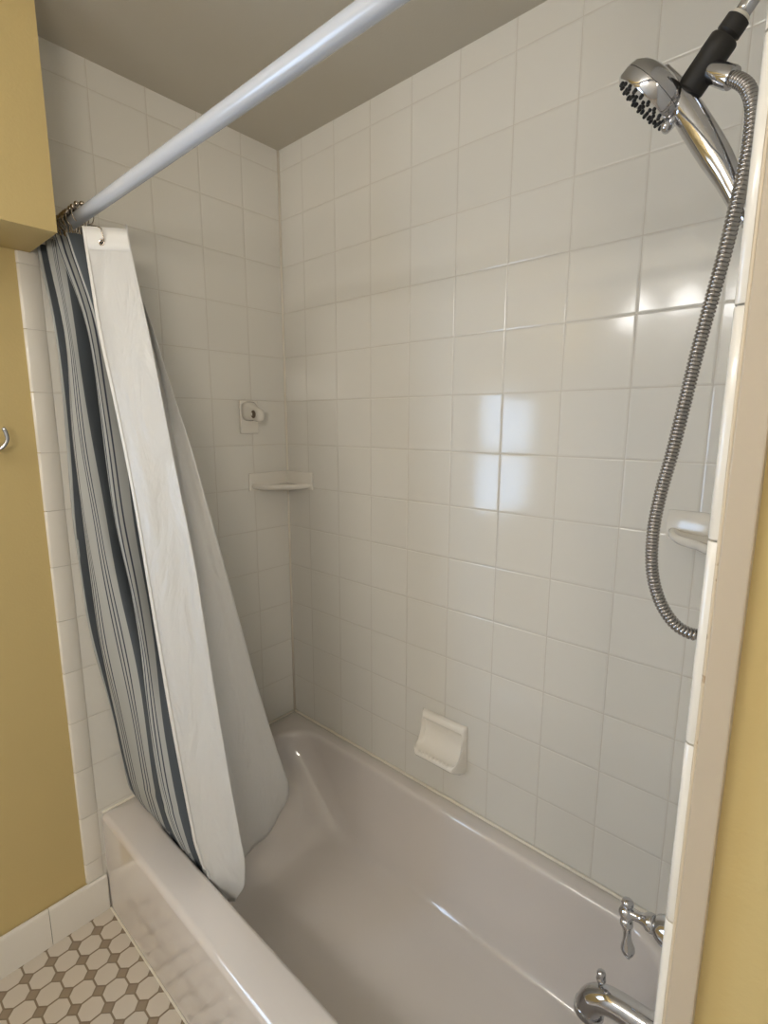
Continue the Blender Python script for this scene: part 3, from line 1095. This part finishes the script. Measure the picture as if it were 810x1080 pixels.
# ------------------------------------------------------------------ tap handle
hz = 0.660
hd_ = thing('tap_handle', 'chrome lever tap handle above the spout', 'tap', (XR, YS, hz))
bm = bmesh.new()
lathe(bm, (XR - 0.001, YS, hz + 0.012), (-1, 0, 0), [(0, 0.038), (0.003, 0.038), (0.010, 0.036), (0.030, 0.0330), (0.052, 0.0285), (0.068, 0.0225), (0.076, 0.0180), (0.080, 0.012)], 32)
obj('bell_flange', bm, m_chrome, hd_, auto=45)
bm = bmesh.new()
lathe(bm, (XR - 0.078, YS, hz + 0.012), Vector((-1, 0, -0.14)), [(0, 0.0125), (0.002, 0.0150), (0.008, 0.0155), (0.013, 0.0140), (0.017, 0.0100), (0.025, 0.0078), (0.032, 0.0078),
                                      (0.038, 0.0090), (0.044, 0.0095)], 24)
obj('stem', bm, m_chrome, hd_, auto=50)
bm = bmesh.new()
hub = Vector((XR - 0.122, YS, hz + 0.004))
ball(bm, hub, 0.0128, u=20, v=14)
obj('hub', bm, m_chrome, hd_)
bm = bmesh.new()
lathe(bm, hub + Vector((0, 0, 0.010)), (0, 0, 1), [(0, 0.006), (0.003, 0.0055), (0.005, 0.0085), (0.009, 0.0098), (0.013, 0.0085), (0.0165, 0.003)], 20)
obj('finial', bm, m_chrome, hd_)
bm = bmesh.new()
lathe(bm, hub + Vector((0, 0, -0.010)), (0.12, 0.0, -1), [(0, 0.008), (0.006, 0.0102), (0.012, 0.0105), (0.016, 0.0085), (0.022, 0.0070), (0.034, 0.0062), (0.044, 0.0078), (0.054, 0.0110),
                                               (0.060, 0.0112), (0.067, 0.0085), (0.072, 0.0045), (0.075, 0.003), (0.077, 0.001)], 20)
obj('lever', bm, m_chrome, hd_)

# ------------------------------------------------------------------ tub spout
sp = thing('tub_spout', 'chrome tub spout with a small pull-up diverter knob', 'tub spout', (XR, YS, 0.475))
bm = bmesh.new()
spath = catmull([(XR - 0.001, YS, 0.477), (1.44, YS, 0.477), (1.40, YS, 0.475), (1.360, YS, 0.472), (1.338, YS, 0.466), (1.322, YS, 0.453), (1.314, YS, 0.436), (1.312, YS, 0.420)], 6)
sr = [0.0285 - 0.006 * min(i / 12, 1) + 0.002 * max(0, (i - 26) / 16) for i in range(len(spath))]
sweep(bm, spath, sr, 28)
obj('spout_body', bm, m_chrome, sp, auto=50)
bm = bmesh.new()
dn = (spath[-1] - spath[-3]).normalized()
lathe(bm, spath[-1] - dn * 0.010, dn, [(0, 0.0235), (0.001, 0.0262), (0.010, 0.0266), (0.0115, 0.0245), (0.0105, 0.019), (0.006, 0.017)], 28)
obj('outlet_ring', bm, m_chrome, sp, auto=40)
bm = bmesh.new()
lathe(bm, (1.328, YS, 0.484), (0, 0, 1), [(0, 0.0035), (0.011, 0.0033), (0.013, 0.0065), (0.018, 0.0085), (0.022, 0.0075), (0.024, 0.0062), (0.029, 0.0078), (0.033, 0.0065), (0.036, 0.002)], 20)
obj('diverter_knob', bm, m_chrome, sp)

# ------------------------------------------------------------------ robe hook at the left edge
rh = thing('robe_hook', 'chrome robe hook on the yellow wall at the left edge', 'robe hook', (0, -0.905, 1.45))
bm = bmesh.new()
lathe(bm, (-0.0035, -0.905, 1.455), (1, 0, 0), [(0, 0.021), (0.003, 0.021), (0.007, 0.017), (0.010, 0.010)], 24)
obj('wall_rosette', bm, m_chrome, rh, auto=40)
bm = bmesh.new()
for s in (1, -1):
    hk = catmull([(0.004, -0.905, 1.452), (0.018, -0.905, 1.440), (0.030, -0.905 + s * 0.010, 1.418), (0.037, -0.905 + s * 0.027, 1.419), (0.041, -0.905 + s * 0.0385, 1.436), (0.042, -0.905 + s * 0.0385, 1.452), (0.041, -0.905 + s * 0.034, 1.468)], 6)
    sweep(bm, hk, [0.0045] * (len(hk) - 3) + [0.0045, 0.004, 0.002], 12)
obj('double_hook', bm, m_chrome, rh)
